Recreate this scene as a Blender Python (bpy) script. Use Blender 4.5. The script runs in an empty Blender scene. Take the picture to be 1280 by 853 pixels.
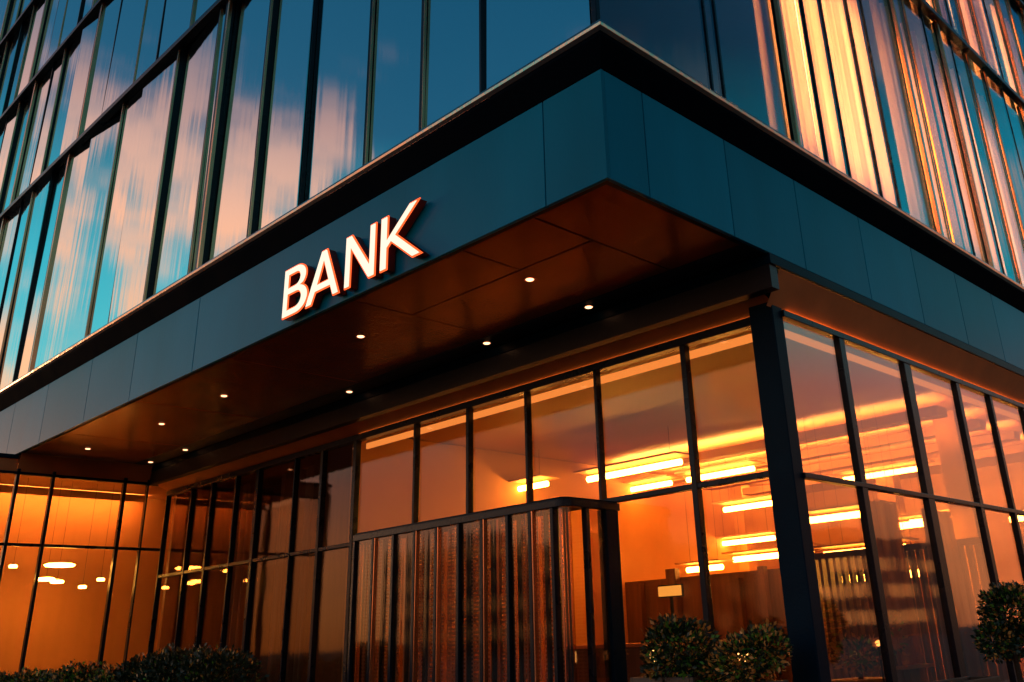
import bpy, math, random
from mathutils import Vector, Matrix
random.seed(7)
S = bpy.context.scene
COL = S.collection
R_ = math.radians
GZ = 0.45            # level of the pavement
D = 2.784            # back wall of the recessed storefront
ZB, ZT = 5.009, 6.04  # underside and top of the fascia
WX = -14.0           # glass of the wing that closes the recess

# ------------------------------------------------------------------ helpers
class MB:
    def __init__(s): s.v = []; s.f = []; s.m = []
    def quad(s, a, b, c, d, mi=0):
        n = len(s.v); s.v += [a, b, c, d]; s.f.append((n, n+1, n+2, n+3)); s.m.append(mi)
    def box(s, x0, y0, z0, x1, y1, z1, mi=0):
        n = len(s.v)
        s.v += [(x0,y0,z0),(x1,y0,z0),(x1,y1,z0),(x0,y1,z0),(x0,y0,z1),(x1,y0,z1),(x1,y1,z1),(x0,y1,z1)]
        for f in ((0,3,2,1),(4,5,6,7),(0,1,5,4),(1,2,6,5),(2,3,7,6),(3,0,4,7)):
            s.f.append(tuple(n+i for i in f)); s.m.append(mi)
    def prism(s, prof, z0, z1, mi=0):
        """closed profile (x, y) extruded in z"""
        n = len(s.v); k = len(prof)
        s.v += [(x, y, z0) for x, y in prof] + [(x, y, z1) for x, y in prof]
        s.f.append(tuple(n+i for i in reversed(range(k)))); s.m.append(mi)
        s.f.append(tuple(n+k+i for i in range(k))); s.m.append(mi)
        for i in range(k):
            j = (i+1) % k
            s.f.append((n+i, n+j, n+k+j, n+k+i)); s.m.append(mi)
    def tube(s, pts, rad, n=8, mi=0, cap=True):
        rings = []
        for i, p in enumerate(pts):
            p = Vector(p)
            a = Vector(pts[max(0, i-1)]); b = Vector(pts[min(len(pts)-1, i+1)])
            d = (b-a).normalized()
            u = d.orthogonal().normalized(); w = d.cross(u)
            r = rad[i] if isinstance(rad, (list, tuple)) else rad
            base = len(s.v)
            for k in range(n):
                t = 2*math.pi*k/n
                s.v.append(tuple(p + u*math.cos(t)*r + w*math.sin(t)*r))
            rings.append(base)
        for a, b in zip(rings, rings[1:]):
            for k in range(n):
                j = (k+1) % n
                s.f.append((a+k, a+j, b+j, b+k)); s.m.append(mi)
        if cap:
            s.f.append(tuple(rings[0]+k for k in reversed(range(n)))); s.m.append(mi)
            s.f.append(tuple(rings[-1]+k for k in range(n))); s.m.append(mi)
    def build(s, name, mats, parent=None, loc=(0,0,0), bevel=0, smooth=False, rz=0):
        me = bpy.data.meshes.new(name)
        me.from_pydata(s.v, [], s.f)
        if not isinstance(mats, (list, tuple)): mats = [mats]
        for m in mats: me.materials.append(m)
        if len(mats) > 1: me.polygons.foreach_set('material_index', s.m)
        if smooth: me.polygons.foreach_set('use_smooth', [True]*len(s.f))
        me.update()
        o = bpy.data.objects.new(name, me); COL.objects.link(o)
        o.location = loc; o.rotation_euler.z = rz
        if parent: o.parent = parent
        if bevel:
            b = o.modifiers.new('bevel', 'BEVEL'); b.width = bevel; b.segments = 2; b.limit_method = 'ANGLE'
        return o

def box(name, a, b, mat, parent=None, bevel=0):
    m = MB(); m.box(min(a[0],b[0]), min(a[1],b[1]), min(a[2],b[2]), max(a[0],b[0]), max(a[1],b[1]), max(a[2],b[2]))
    return m.build(name, mat, parent, bevel=bevel)
def tag(o, label=None, cat=None, group=None, kind=None):
    for k, v in (('label', label), ('category', cat), ('group', group), ('kind', kind)):
        if v: o[k] = v
    return o
def empty(name, loc=(0,0,0), label=None, cat=None, group=None):
    o = bpy.data.objects.new(name, None); COL.objects.link(o); o.location = loc
    o.empty_display_size = .2
    return tag(o, label, cat, group)
def copy_tree(o, parent=None):
    c = o.copy(); COL.objects.link(c)
    if parent: c.parent = parent
    for ch in list(o.children): copy_tree(ch, c)
    return c

# ------------------------------------------------------------------ materials
def mat(name, base, metal=0., rough=.5, var=.12, scale=3., bump=.0, bscale=40., spec=.5, coord='Object', stretch=(1,1,1)):
    m = bpy.data.materials.new(name); m.use_nodes = True
    nt = m.node_tree; N = nt.nodes; L = nt.links
    b = N['Principled BSDF']
    tc = N.new('ShaderNodeTexCoord'); mp = N.new('ShaderNodeMapping'); mp.inputs['Scale'].default_value = stretch
    L.new(tc.outputs[coord], mp.inputs['Vector'])
    n = N.new('ShaderNodeTexNoise'); n.inputs['Scale'].default_value = scale; n.inputs['Detail'].default_value = 6
    L.new(mp.outputs[0], n.inputs['Vector'])
    r = N.new('ShaderNodeValToRGB')
    r.color_ramp.elements[0].position = .3; r.color_ramp.elements[1].position = .7
    r.color_ramp.elements[0].color = (*[max(0, c*(1-var)) for c in base], 1)
    r.color_ramp.elements[1].color = (*[min(1, c*(1+var)) for c in base], 1)
    L.new(n.outputs['Fac'], r.inputs['Fac']); L.new(r.outputs[0], b.inputs['Base Color'])
    mr = N.new('ShaderNodeMapRange'); mr.inputs['To Min'].default_value = rough*.82; mr.inputs['To Max'].default_value = min(1, rough*1.2)
    L.new(n.outputs['Fac'], mr.inputs['Value']); L.new(mr.outputs[0], b.inputs['Roughness'])
    b.inputs['Metallic'].default_value = metal
    b.inputs['Specular IOR Level'].default_value = spec
    if bump:
        n2 = N.new('ShaderNodeTexNoise'); n2.inputs['Scale'].default_value = bscale; n2.inputs['Detail'].default_value = 4
        L.new(mp.outputs[0], n2.inputs['Vector'])
        bp = N.new('ShaderNodeBump'); bp.inputs['Strength'].default_value = bump; bp.inputs['Distance'].default_value = .02
        L.new(n2.outputs['Fac'], bp.inputs['Height']); L.new(bp.outputs[0], b.inputs['Normal'])
    return m
def emit(name, col, st):
    m = bpy.data.materials.new(name); m.use_nodes = True
    nt = m.node_tree; nt.nodes.clear()
    e = nt.nodes.new('ShaderNodeEmission'); e.inputs[0].default_value = (*col, 1); e.inputs[1].default_value = st
    o = nt.nodes.new('ShaderNodeOutputMaterial'); nt.links.new(e.outputs[0], o.inputs[0])
    return m
def glass(name, tcol, gcol, base, ior, rough, wave, wdist, wstretch, fine=.0):
    """architectural glazing: see-through plus a slightly wavy mirror reflection"""
    m = bpy.data.materials.new(name); m.use_nodes = True
    nt = m.node_tree; N = nt.nodes; L = nt.links; N.clear()
    out = N.new('ShaderNodeOutputMaterial'); mix = N.new('ShaderNodeMixShader')
    tr = N.new('ShaderNodeBsdfTransparent'); tr.inputs[0].default_value = (*tcol, 1)
    gl = N.new('ShaderNodeBsdfGlossy'); gl.inputs['Color'].default_value = (*gcol, 1); gl.inputs['Roughness'].default_value = rough
    lw = N.new('ShaderNodeLayerWeight'); lw.inputs['Blend'].default_value = .5
    fr = N.new('ShaderNodeMath'); fr.operation = 'POWER'; fr.inputs[1].default_value = ior
    L.new(lw.outputs['Facing'], fr.inputs[0])
    ma = N.new('ShaderNodeMath'); ma.operation = 'MULTIPLY_ADD'; ma.use_clamp = True
    ma.inputs[1].default_value = 1-base; ma.inputs[2].default_value = base
    L.new(fr.outputs[0], ma.inputs[0]); L.new(ma.outputs[0], mix.inputs[0])
    L.new(tr.outputs[0], mix.inputs[1]); L.new(gl.outputs[0], mix.inputs[2]); L.new(mix.outputs[0], out.inputs[0])
    tc = N.new('ShaderNodeTexCoord'); mp = N.new('ShaderNodeMapping'); mp.inputs['Scale'].default_value = wstretch
    L.new(tc.outputs['Object'], mp.inputs['Vector'])
    n = N.new('ShaderNodeTexNoise'); n.inputs['Scale'].default_value = wave; n.inputs['Detail'].default_value = 2.5
    n.inputs['Roughness'].default_value = .55
    L.new(mp.outputs[0], n.inputs['Vector'])
    bp = N.new('ShaderNodeBump'); bp.inputs['Strength'].default_value = 1; bp.inputs['Distance'].default_value = wdist
    L.new(n.outputs['Fac'], bp.inputs['Height'])
    last = bp
    if fine:
        n2 = N.new('ShaderNodeTexNoise'); n2.inputs['Scale'].default_value = 55; n2.inputs['Detail'].default_value = 2
        L.new(tc.outputs['Object'], n2.inputs['Vector'])
        b2 = N.new('ShaderNodeBump'); b2.inputs['Strength'].default_value = 1; b2.inputs['Distance'].default_value = fine
        L.new(n2.outputs['Fac'], b2.inputs['Height']); L.new(bp.outputs[0], b2.inputs['Normal']); last = b2
    L.new(last.outputs[0], gl.inputs['Normal'])
    return m

NAVY = mat('navy painted metal', (.0005,.015,.034), .0, .38, .15, 2.5, .12, 60, .06)
CORN = mat('matt black cornice metal', (.0008,.004,.009), .0, .85, .1, 2.5, .12, 60, .02)
NAVYM = mat('dark mullion metal', (.0005,.010,.024), .0, .28, .2, 3, .15, 50, .25)
FASC = mat('teal satin fascia metal', (.0,.235,.42), 0., .32, .16, .8, .08, 30, .10, stretch=(1,1,.35))
_nt = FASC.node_tree; _b = _nt.nodes['Principled BSDF']; _l = _b.inputs['Base Color'].links[0].from_socket
_oi = _nt.nodes.new('ShaderNodeObjectInfo'); _mr = _nt.nodes.new('ShaderNodeMapRange'); _mr.inputs['To Min'].default_value = .82; _mr.inputs['To Max'].default_value = 1.12
_sc = _nt.nodes.new('ShaderNodeVectorMath'); _sc.operation = 'SCALE'
_nt.links.new(_oi.outputs['Random'], _mr.inputs['Value']); _nt.links.new(_l, _sc.inputs[0]); _nt.links.new(_mr.outputs[0], _sc.inputs['Scale']); _nt.links.new(_sc.outputs[0], _b.inputs['Base Color'])
LIPM = mat('polished lip metal', (.62,.42,.31), 1., .16, .12, 4, .3, 9, stretch=(1,1,1))
BRZ = mat('bronze trim metal', (.90,.38,.20), 1., .24, .25, 5, .05, 18, stretch=(1,1,.3))
SOFF = mat('bronze soffit metal', (.27,.062,.016), .2, .18, .08, 1.6, .12, 35)
SOFD = mat('dark metal and painted soffit shade', (.008,.010,.018), .0, .42, .15, 2, .1, 40)
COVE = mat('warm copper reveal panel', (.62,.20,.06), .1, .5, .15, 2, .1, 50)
SEAM = mat('black joint', (.004,.004,.006), 0, .9, .1)
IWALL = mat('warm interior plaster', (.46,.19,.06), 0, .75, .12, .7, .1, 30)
IWDK = mat('walnut wall panelling', (.10,.035,.014), 0, .45, .4, 1.6, .1, 30, stretch=(6,6,.6))
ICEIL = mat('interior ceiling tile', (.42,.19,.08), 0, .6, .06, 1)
IFLR = mat('interior stone floor', (.14,.075,.045), 0, .25, .25, 2)
DARKI = mat('dark upper room wall', (.016,.030,.042), 0, .8, .2, 2)
PAVE = mat('dark paving stone', (.055,.055,.06), 0, .5, .3, 1.2, .3, 12)
ASPH = mat('asphalt', (.045,.045,.048), 0, .8, .25, 3, .5, 60)
PLNT = mat('dark concrete planter', (.10,.065,.05), 0, .6, .25, 5, .4, 40)
BARK = mat('brown bark', (.05,.028,.015), 0, .85, .4, 10, .6, 60)
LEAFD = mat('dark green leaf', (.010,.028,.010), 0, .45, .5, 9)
LEAFG = mat('green leaf coloured as lit', (.11,.30,.03), 0, .40, .4, 9)
LEAFO = mat('golden leaf and lit tip tone', (.65,.30,.06), 0, .4, .4, 9)
LETS = mat('red lacquer letter side', (.20,.018,.008), .1, .3, .2, 6)
TOWER = mat('far tower concrete', (.035,.045,.055), 0, .7, .2, .4)

LUMC = emit('added golden uplight tube', (1., .42, .10), 150)
LUMW = emit('luminous wing ceiling', (1., .44, .10), 60)
TUBE = emit('warm tube light', (1., .42, .06), 60)
COVEL = emit('warm cove strip', (1., .30, .06), 1.1)
COVEO = emit('added orange reveal uplight', (1., .30, .05), 5)
DOWN = emit('warm downlight lens', (1., .46, .22), 4)
LETF = emit('white lit letter face', (1., .82, .62), 1.3)
LETR = emit('red neon letter rim', (1., .11, .025), 1.7)
GLOBE = emit('warm globe', (1., .42, .10), 5)
UPL = emit('added curtain backlight', (1., .44, .15), 22)
TWIN = emit('lit far window', (1., .42, .13), .6)

GUP = glass('blue curtain wall glass', (.34,.36,.36), (.80,.98,1.), .74, 3., .05, 1., .0045, (1.7, 1.7, .07), .00006)
GUR = glass('clear curtain wall glass', (.95,.90,.85), (.60,.85,1.), .12, 3.5, .05, 1., .006, (1.7, 1.7, .07), .00006)
GLOW = glass('storefront glass', (.95,.90,.84), (.90,.70,.62), .04, 4.8, .012, 1., .0035, (1.2, 1.2, .45), .0001)
GLOR = glass('reflective storefront glass', (.95,.88,.80), (1.,.80,.76), .20, 3.2, .012, 1., .0035, (1.2, 1.2, .45), .0001)
GDOOR = glass('ribbed entrance glass', (.80,.68,.58), (.9,.9,.9), .07, 4.0, .05, 1., .004, (9, 9, .12), .0001)

def cloth(name, base, transl=.5, bands=True):
    m = bpy.data.materials.new(name); m.use_nodes = True
    nt = m.node_tree; N = nt.nodes; L = nt.links; N.clear()
    out = N.new('ShaderNodeOutputMaterial'); mix = N.new('ShaderNodeMixShader'); mix.inputs[0].default_value = transl
    d = N.new('ShaderNodeBsdfDiffuse'); t = N.new('ShaderNodeBsdfTranslucent')
    tc = N.new('ShaderNodeTexCoord'); mp = N.new('ShaderNodeMapping'); mp.inputs['Scale'].default_value = (7, 7, .12)
    n = N.new('ShaderNodeTexNoise'); n.inputs['Scale'].default_value = 1; n.inputs['Detail'].default_value = 5
    L.new(tc.outputs['Object'], mp.inputs['Vector']); L.new(mp.outputs[0], n.inputs['Vector'])
    r = N.new('ShaderNodeValToRGB'); r.color_ramp.elements[0].position = .32; r.color_ramp.elements[1].position = .68
    r.color_ramp.elements[0].color = (*[c*k for c, k in zip(base, (.55,.34,.26))], 1); r.color_ramp.elements[1].color = (*base, 1)
    L.new(n.outputs['Fac'], r.inputs[0]); L.new(r.outputs[0], d.inputs[0]); L.new(r.outputs[0], t.inputs[0])
    L.new(d.outputs[0], mix.inputs[1]); L.new(t.outputs[0], mix.inputs[2]); L.new(mix.outputs[0], out.inputs[0])
    return m
CURT = cloth('cream curtain cloth', (.85,.68,.52), .6)
SHEER = cloth('brown sheer cloth', (.42,.24,.15), .6)

def mesh_screen(name):
    """pleated woven bronze mesh: opaque wires, open squares between them"""
    m = bpy.data.materials.new(name); m.use_nodes = True
    nt = m.node_tree; N = nt.nodes; L = nt.links
    b = N['Principled BSDF']; out = N['Material Output']
    b.inputs['Base Color'].default_value = (.62,.44,.36,1); b.inputs['Metallic'].default_value = .7; b.inputs['Roughness'].default_value = .45
    tc = N.new('ShaderNodeTexCoord'); br = N.new('ShaderNodeTexBrick')
    mp = N.new('ShaderNodeMapping'); mp.inputs['Scale'].default_value = (1, 1, 1)
    L.new(tc.outputs['UV'], mp.inputs['Vector']); L.new(mp.outputs[0], br.inputs['Vector'])
    br.offset = 0; br.inputs['Scale'].default_value = 1; br.inputs['Mortar Size'].default_value = .009
    br.inputs['Brick Width'].default_value = .05; br.inputs['Row Height'].default_value = .042
    br.inputs['Color1'].default_value = (0,0,0,1); br.inputs['Color2'].default_value = (.25,.25,.25,1); br.inputs['Mortar'].default_value = (1,1,1,1)
    n = N.new('ShaderNodeTexNoise'); n.inputs['Scale'].default_value = 2.2
    mp2 = N.new('ShaderNodeMapping'); mp2.inputs['Scale'].default_value = (4, .35, 1)
    L.new(tc.outputs['UV'], mp2.inputs['Vector']); L.new(mp2.outputs[0], n.inputs['Vector'])
    gt = N.new('ShaderNodeMath'); gt.operation = 'GREATER_THAN'; gt.inputs[1].default_value = .66
    L.new(n.outputs['Fac'], gt.inputs[0])
    mx = N.new('ShaderNodeMath'); mx.operation = 'MAXIMUM'
    L.new(br.outputs['Color'], mx.inputs[0]); L.new(gt.outputs[0], mx.inputs[1])
    tr = N.new('ShaderNodeBsdfTransparent'); mix = N.new('ShaderNodeMixShader')
    L.new(mx.outputs[0], mix.inputs[0]); L.new(tr.outputs[0], mix.inputs[1]); L.new(b.outputs[0], mix.inputs[2]); L.new(mix.outputs[0], out.inputs[0])
    return m
MESHM = mesh_screen('woven bronze mesh')

# ------------------------------------------------------------------ camera, sky, sun
cd = bpy.data.cameras.new('camera'); cam = bpy.data.objects.new('camera', cd); COL.objects.link(cam)
yaw, pit, rol = .754171981, .384248520, -.0425653892
F = Vector((-math.sin(yaw)*math.cos(pit), math.cos(yaw)*math.cos(pit), math.sin(pit)))
Rr = Vector((math.cos(yaw), math.sin(yaw), 0)); U = Rr.cross(F)
R2 = Rr*math.cos(rol) + U*math.sin(rol); U2 = -Rr*math.sin(rol) + U*math.cos(rol)
mw = Matrix.Identity(4)
for i in range(3): mw[i][0] = R2[i]; mw[i][1] = U2[i]; mw[i][2] = -F[i]
mw.translation = (4.25976, -5.03926, 1.6)
cam.matrix_world = mw
cd.sensor_width = 36; cd.lens = 1153.39/1280*36
cd.shift_x = -69.9/1280; cd.shift_y = -94.43/1280
cd.clip_start = .05; cd.clip_end = 2000
S.camera = cam

w = bpy.data.worlds.new('World'); S.world = w; w.use_nodes = True
nt = w.node_tree; N = nt.nodes; L = nt.links; N.clear()
out = N.new('ShaderNodeOutputWorld'); add = N.new('ShaderNodeAddShader')
bgA = N.new('ShaderNodeBackground'); bgB = N.new('ShaderNodeBackground'); bgA.inputs[1].default_value = .018; bgB.inputs[1].default_value = 1.75
sky = N.new('ShaderNodeTexSky'); sky.sky_type = 'NISHITA'; sky.sun_disc = False
SUN_EL, SUN_AZ = R_(3), R_(252)     # azimuth clockwise from +Y: low in the west, along the left facade
sky.sun_elevation = SUN_EL; sky.sun_rotation = SUN_AZ
L.new(sky.outputs[0], bgA.inputs[0])
tc = N.new('ShaderNodeTexCoord'); sp = N.new('ShaderNodeSeparateXYZ'); L.new(tc.outputs['Generated'], sp.inputs[0])
ramp = N.new('ShaderNodeValToRGB'); cr = ramp.color_ramp
els = [(0., (.30,.11,.05)), (.08, (.62,.24,.11)), (.155, (.42,.22,.20)), (.23, (.0,.36,.41)), (.36, (.0,.27,.34)), (.50, (.0,.062,.125)), (1., (.0,.022,.06))]
while len(cr.elements) < len(els): cr.elements.new(.5)
for e, (p, c) in zip(cr.elements, els): e.position = p; e.color = (*c, 1)
az = N.new('ShaderNodeMapRange'); az.inputs['From Min'].default_value = .05; az.inputs['From Max'].default_value = .5
L.new(sp.outputs['X'], az.inputs['Value'])
zo = N.new('ShaderNodeMath'); zo.operation = 'MULTIPLY_ADD'; zo.inputs[1].default_value = -.085
L.new(az.outputs[0], zo.inputs[0]); L.new(sp.outputs['Z'], zo.inputs[2]); L.new(zo.outputs[0], ramp.inputs[0])
mp = N.new('ShaderNodeMapping'); mp.inputs['Scale'].default_value = (1.7, 1.7, .9); mp.inputs['Location'].default_value = (.35, .2, .1)
L.new(tc.outputs['Generated'], mp.inputs['Vector'])
cn = N.new('ShaderNodeTexNoise'); cn.inputs['Scale'].default_value = 4.0; cn.inputs['Detail'].default_value = 7; cn.inputs['Roughness'].default_value = .52
L.new(mp.outputs[0], cn.inputs['Vector'])
cm = N.new('ShaderNodeMapRange'); cm.inputs['From Min'].default_value = .525; cm.inputs['From Max'].default_value = .62; cm.interpolation_type = 'SMOOTHSTEP'
L.new(cn.outputs['Fac'], cm.inputs['Value'])
em = N.new('ShaderNodeMapRange'); em.inputs['From Min'].default_value = .60; em.inputs['From Max'].default_value = .40; em.clamp = True
L.new(sp.outputs['Z'], em.inputs['Value'])
xm = N.new('ShaderNodeMapRange'); xm.inputs['From Min'].default_value = .55; xm.inputs['From Max'].default_value = -.35
xm.inputs['To Min'].default_value = .35
L.new(sp.outputs['X'], xm.inputs['Value'])
m1 = N.new('ShaderNodeMath'); m1.operation = 'MULTIPLY'; L.new(cm.outputs[0], m1.inputs[0]); L.new(em.outputs[0], m1.inputs[1])
m2 = N.new('ShaderNodeMath'); m2.operation = 'MULTIPLY'; L.new(m1.outputs[0], m2.inputs[0]); L.new(xm.outputs[0], m2.inputs[1])
cc = N.new('ShaderNodeValToRGB'); cc.color_ramp.elements[0].color = (.85,.33,.13,1); cc.color_ramp.elements[1].color = (.82,.33,.225,1)
cc.color_ramp.elements[0].position = .1; cc.color_ramp.elements[1].position = .5
L.new(sp.outputs['Z'], cc.inputs[0])
mixc = N.new('ShaderNodeMix'); mixc.data_type = 'RGBA'
L.new(m2.outputs[0], mixc.inputs['Factor']); L.new(ramp.outputs[0], mixc.inputs['A']); L.new(cc.outputs[0], mixc.inputs['B'])
dm = N.new('ShaderNodeMapRange'); dm.inputs['To Min'].default_value = 1.0; dm.inputs['To Max'].default_value = .52
L.new(az.outputs[0], dm.inputs['Value'])
dv = N.new('ShaderNodeVectorMath'); dv.operation = 'SCALE'; L.new(mixc.outputs['Result'], dv.inputs[0]); L.new(dm.outputs[0], dv.inputs['Scale'])
L.new(dv.outputs[0], bgB.inputs[0])
L.new(bgA.outputs[0], add.inputs[0]); L.new(bgB.outputs[0], add.inputs[1]); L.new(add.outputs[0], out.inputs[0])

sl = bpy.data.lights.new('sun', 'SUN'); sl.energy = .35; sl.angle = R_(8); sl.color = (1., .55, .28)
so = bpy.data.objects.new('sun', sl); COL.objects.link(so)
sd = Vector((math.sin(SUN_AZ)*math.cos(SUN_EL), math.cos(SUN_AZ)*math.cos(SUN_EL), math.sin(SUN_EL)))
so.rotation_euler = sd.to_track_quat('Z', 'Y').to_euler()

# ------------------------------------------------------------------ ground
m = MB(); m.box(-400, -400, GZ-.6, 400, 400, GZ-.14); tag(m.build('road', ASPH), kind='structure')
m = MB(); m.box(-60, -3.2, GZ-.14, 3.4, 60, GZ); tag(m.build('pavement', PAVE, bevel=.02), kind='structure')

# ------------------------------------------------------------------ the building
B = empty('bank_building', (0,0,0), 'dark corner building with teal fascia, glowing storefront below and curtain wall above', 'building')
BX0, BY1 = -34., 26.
ZU = 6.42    # foot of the curtain wall
ROWS = [ZU, 11.2, 14.75, 18.1, 21.6]

# fascia panels (12 mm joints over a black backing)
J = .006
xs = [0, -.70, -7.26, -9.24, -10.95, -12.9, -14.6] + [-14.6-1.75*i for i in range(1, 11)]
for a, b in zip(xs, xs[1:]):
    x1 = a-J if a else 0
    m = MB()
    if a == 0: m.prism([(0,0),(0,.04),(b+J,.04),(b+J,0)][::-1], ZB, ZT)
    else: m.box(b+J, 0, ZB, x1, .04, ZT)
    m.build('fascia_panel', FASC, B, bevel=.004)
ys = [.04, .54, 1.78, 3.06, 4.48, 5.86, 7.2, 8.5, 9.85, 11.2, 12.55, 13.9, 15.3, 16.7, 18.1, 19.5, 21, 23, 26]
for i, (a, b) in enumerate(zip(ys, ys[1:])):
    m = MB(); m.box(-.04, a+(J if i else .0005), ZB, 0, b-J, ZT); m.build('fascia_panel', FASC, B, bevel=.004)
m = MB(); m.box(BX0, .045, ZB+.01, -.045, .10, ZT); m.box(-.10, .10, ZB+.01, -.045, BY1, ZT); m.build('fascia_backing', SEAM, B)

# cornice: dark band leaning outwards, then a polished lip
def mitred(name, prof, mt, x0=BX0, y1=BY1, bevel=0, smooth=False):
    """profile (outset, z), swept round the corner"""
    m = MB(); k = len(prof); n = 0
    for o, z in prof: m.v.append((x0, -o, z))
    for o, z in prof: m.v.append((o, -o, z))
    for o, z in prof: m.v.append((o, y1, z))
    for s_ in range(2):
        for i in range(k):
            j = (i+1) % k
            m.f.append((s_*k+i, s_*k+j, (s_+1)*k+j, (s_+1)*k+i)); m.m.append(0)
    m.f.append(tuple(range(k))); m.m.append(0); m.f.append(tuple(reversed(range(2*k, 3*k)))); m.m.append(0)
    o = m.build(name, mt, B, bevel=bevel, smooth=smooth)
    return o
mitred('cornice', [(-.12, ZT+.003), (.006, ZT+.003), (.13, ZT+.215), (.13, ZT+.25), (-.12, ZT+.25)], CORN)
mitred('cornice_lip', [(-.10, ZT+.253), (.132, ZT+.253), (.165, ZT+.275), (.172, ZT+.305), (.160, ZT+.335), (.135, ZT+.352), (.10, ZT+.353), (.095, ZT+.366), (.05, ZT+.372), (-.10, ZT+.372)], LIPM, bevel=.004)

# slabs and hidden cores keep rooms apart
box('floor_slab', (BX0, .30, ZT+.02), (-.30, BY1, ZU-.02), DARKI, B)
for z in ROWS[1:]:
    box('floor_slab', (BX0, .26, z-.16), (-.26, BY1, z+.02), DARKI, B)
box('inner_wall', (BX0, 4.6, ZU), (-4.6, 4.8, 21.6), DARKI, B)
box('inner_wall', (-4.8, 4.8, ZU), (-4.6, BY1, 21.6), DARKI, B)

# curtain wall --------------------------------------------------------------
GYL = .10      # glass plane depth behind the fascia line
left_lines = [(-.14,'c'),(-1.63,'t'),(-2.57,'T'),(-3.59,'T'),(-4.98,'t'),(-6.21,'T'),(-7.60,'b'),(-7.9,'T'),(-9.39,'T'),(-10.77,'t'),(-11.68,'T'),(-13.2,'t'),
              (-14.33,'b'),(-15.37,'t'),(-16.5,'T'),(-17.3,'t'),(-18.4,'b'),(-19.6,'T'),(-20.6,'t'),(-21.8,'T'),(-23.2,'b'),(-24.6,'T'),(-26,'t'),(-27.6,'T'),(-29.3,'t'),(-31.2,'T')]
right_lines = [(.14,'c'),(1.83,'t'),(2.04,'t'),(3.47,'b'),(4.13,'t'),(4.67,'t'),(5.5,'t'),(6.02,'t'),(7.23,'b'),(7.71,'T'),(8.47,'t'),(9.1,'b'),(9.64,'t'),(10.37,'T'),(11.2,'T'),
               (12.1,'t'),(13.1,'b'),(14.0,'T'),(15.0,'b'),(16.1,'T'),(17.4,'b'),(18.8,'T'),(20.4,'b')]
def mullion(side, p, kind, z0, z1):
    def bx(m, a0, a1, d0, d1, mi=0):
        # a = along the facade, d = outwards from the glass plane
        if side == 'L': m.box(min(a0,a1), GYL-d1, z0, max(a0,a1), GYL-d0, z1, mi)
        else: m.box(-GYL+d0, min(a0,a1), z0, -GYL+d1, max(a0,a1), z1, mi)
    sg = 1 if side == 'L' else -1
    m = MB()
    if kind == 't': bx(m, p-.014, p+.014, -.03, .022)
    elif kind == 'T': bx(m, p-.028, p+.022, -.05, .04 if side == 'L' else .02)
    else: bx(m, p-.05, p+.035, -.05, .06 if side == 'L' else .025)
    o = m.build('mullion', NAVYM, B, bevel=0 if kind == 't' else .006)
    if kind in 'Tb':
        t = MB(); wd = .011 if kind == 'T' else .045
        if side == 'L': bx(t, p+.0325, p+.033+wd, .015, .05 if kind == 'T' else .07)
        else: bx(t, p-.0525-wd, p-.052, .015, .05 if kind == 'T' else .07)
        t.build('trim_strip', BRZ, o, bevel=.004)
box_c = MB(); box_c.box(-.13, .07, ZU-.04, -.07, .13, 21.6); box_c.build('corner_post', NAVYM, B, bevel=.008)
rowx = {0: -24, 1: -30, 2: -33, 3: -33}
cut = {0: 9, 1: -5, 2: -12, 3: -17}
rowy = {0: 14.5, 1: 18.}
def upper_pane(side, a, b, z0, z1):
    c = (a+b)/2; wd = abs(b-a)/2-.012
    m = MB()
    if side == 'L':
        m.box(-wd, -.006, 0, wd, .006, z1-z0)
        o = m.build('window', GUP, B, loc=(c, GYL, z0), rz=R_(random.uniform(-4, 4)))
    else:
        m.box(-.006, -wd, 0, .006, wd, z1-z0)
        o = m.build('window', GUR, B, loc=(-GYL, c, z0), rz=R_(random.uniform(-1.1, 1.1)))
    o.rotation_euler.x = R_(random.uniform(-.35, .35)) if side == 'L' else 0
for r in range(4):
    z0, z1 = ROWS[r], ROWS[r+1]
    js = (0, .35, -.3, .15)[r]
    pts = [l for l in left_lines if l[0] > rowx[r]]
    pts = [(p[0]+(0 if p[1] == 'c' else js), p[1]) for p in pts]
    for p in pts:
        if p[1] != 'c' and p[0] < cut[r]: mullion('L', p[0], p[1], z0, z1-.0)
    for a, b in zip(pts, pts[1:]):
        if b[0] < cut[r]: upper_pane('L', a[0], b[0], z0+.03, z1-.03)
    if r < 2:
        pts = [l for l in right_lines if l[0] < rowy[r] and (r == 0 or l[0] > 5)]
        for p in pts:
            if p[1] != 'c': mullion('R', p[0]+(0 if r == 0 else .3), p[1], z0, z1)
        for a, b in zip(pts, pts[1:]):
            k = 0 if r == 0 else .3
            upper_pane('R', a[0]+k, b[0]+k, z0+.03, z1-.03)
for z in ROWS[1:4]:
    for dz, pr, t in ((-.05, .13, .10), (.075, .09, .05)):
        m = MB(); m.box(BX0, GYL-pr, z+dz, -.15, GYL-.0, z+dz+t); m.build('transom_bar', NAVYM, B, bevel=.008)
        m = MB(); m.box(-GYL, .15, z+dz, -GYL+pr, BY1, z+dz+t); m.build('transom_bar', NAVYM, B, bevel=.008)
m = MB(); m.box(BX0, GYL-.06, ZU-.06, -.13, GYL+.05, ZU+.028); m.box(-GYL-.05, .13, ZU-.06, -GYL+.06, BY1, ZU+.028); m.build('sill', NAVYM, B)
# closed back of the block
box('rear_wall', (BX0, BY1, GZ), (-.3, BY1+.2, 21.6), DARKI, B)
box('roof', (BX0, .1, 21.6), (-.1, BY1+.2, 21.8), NAVY, B)

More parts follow.
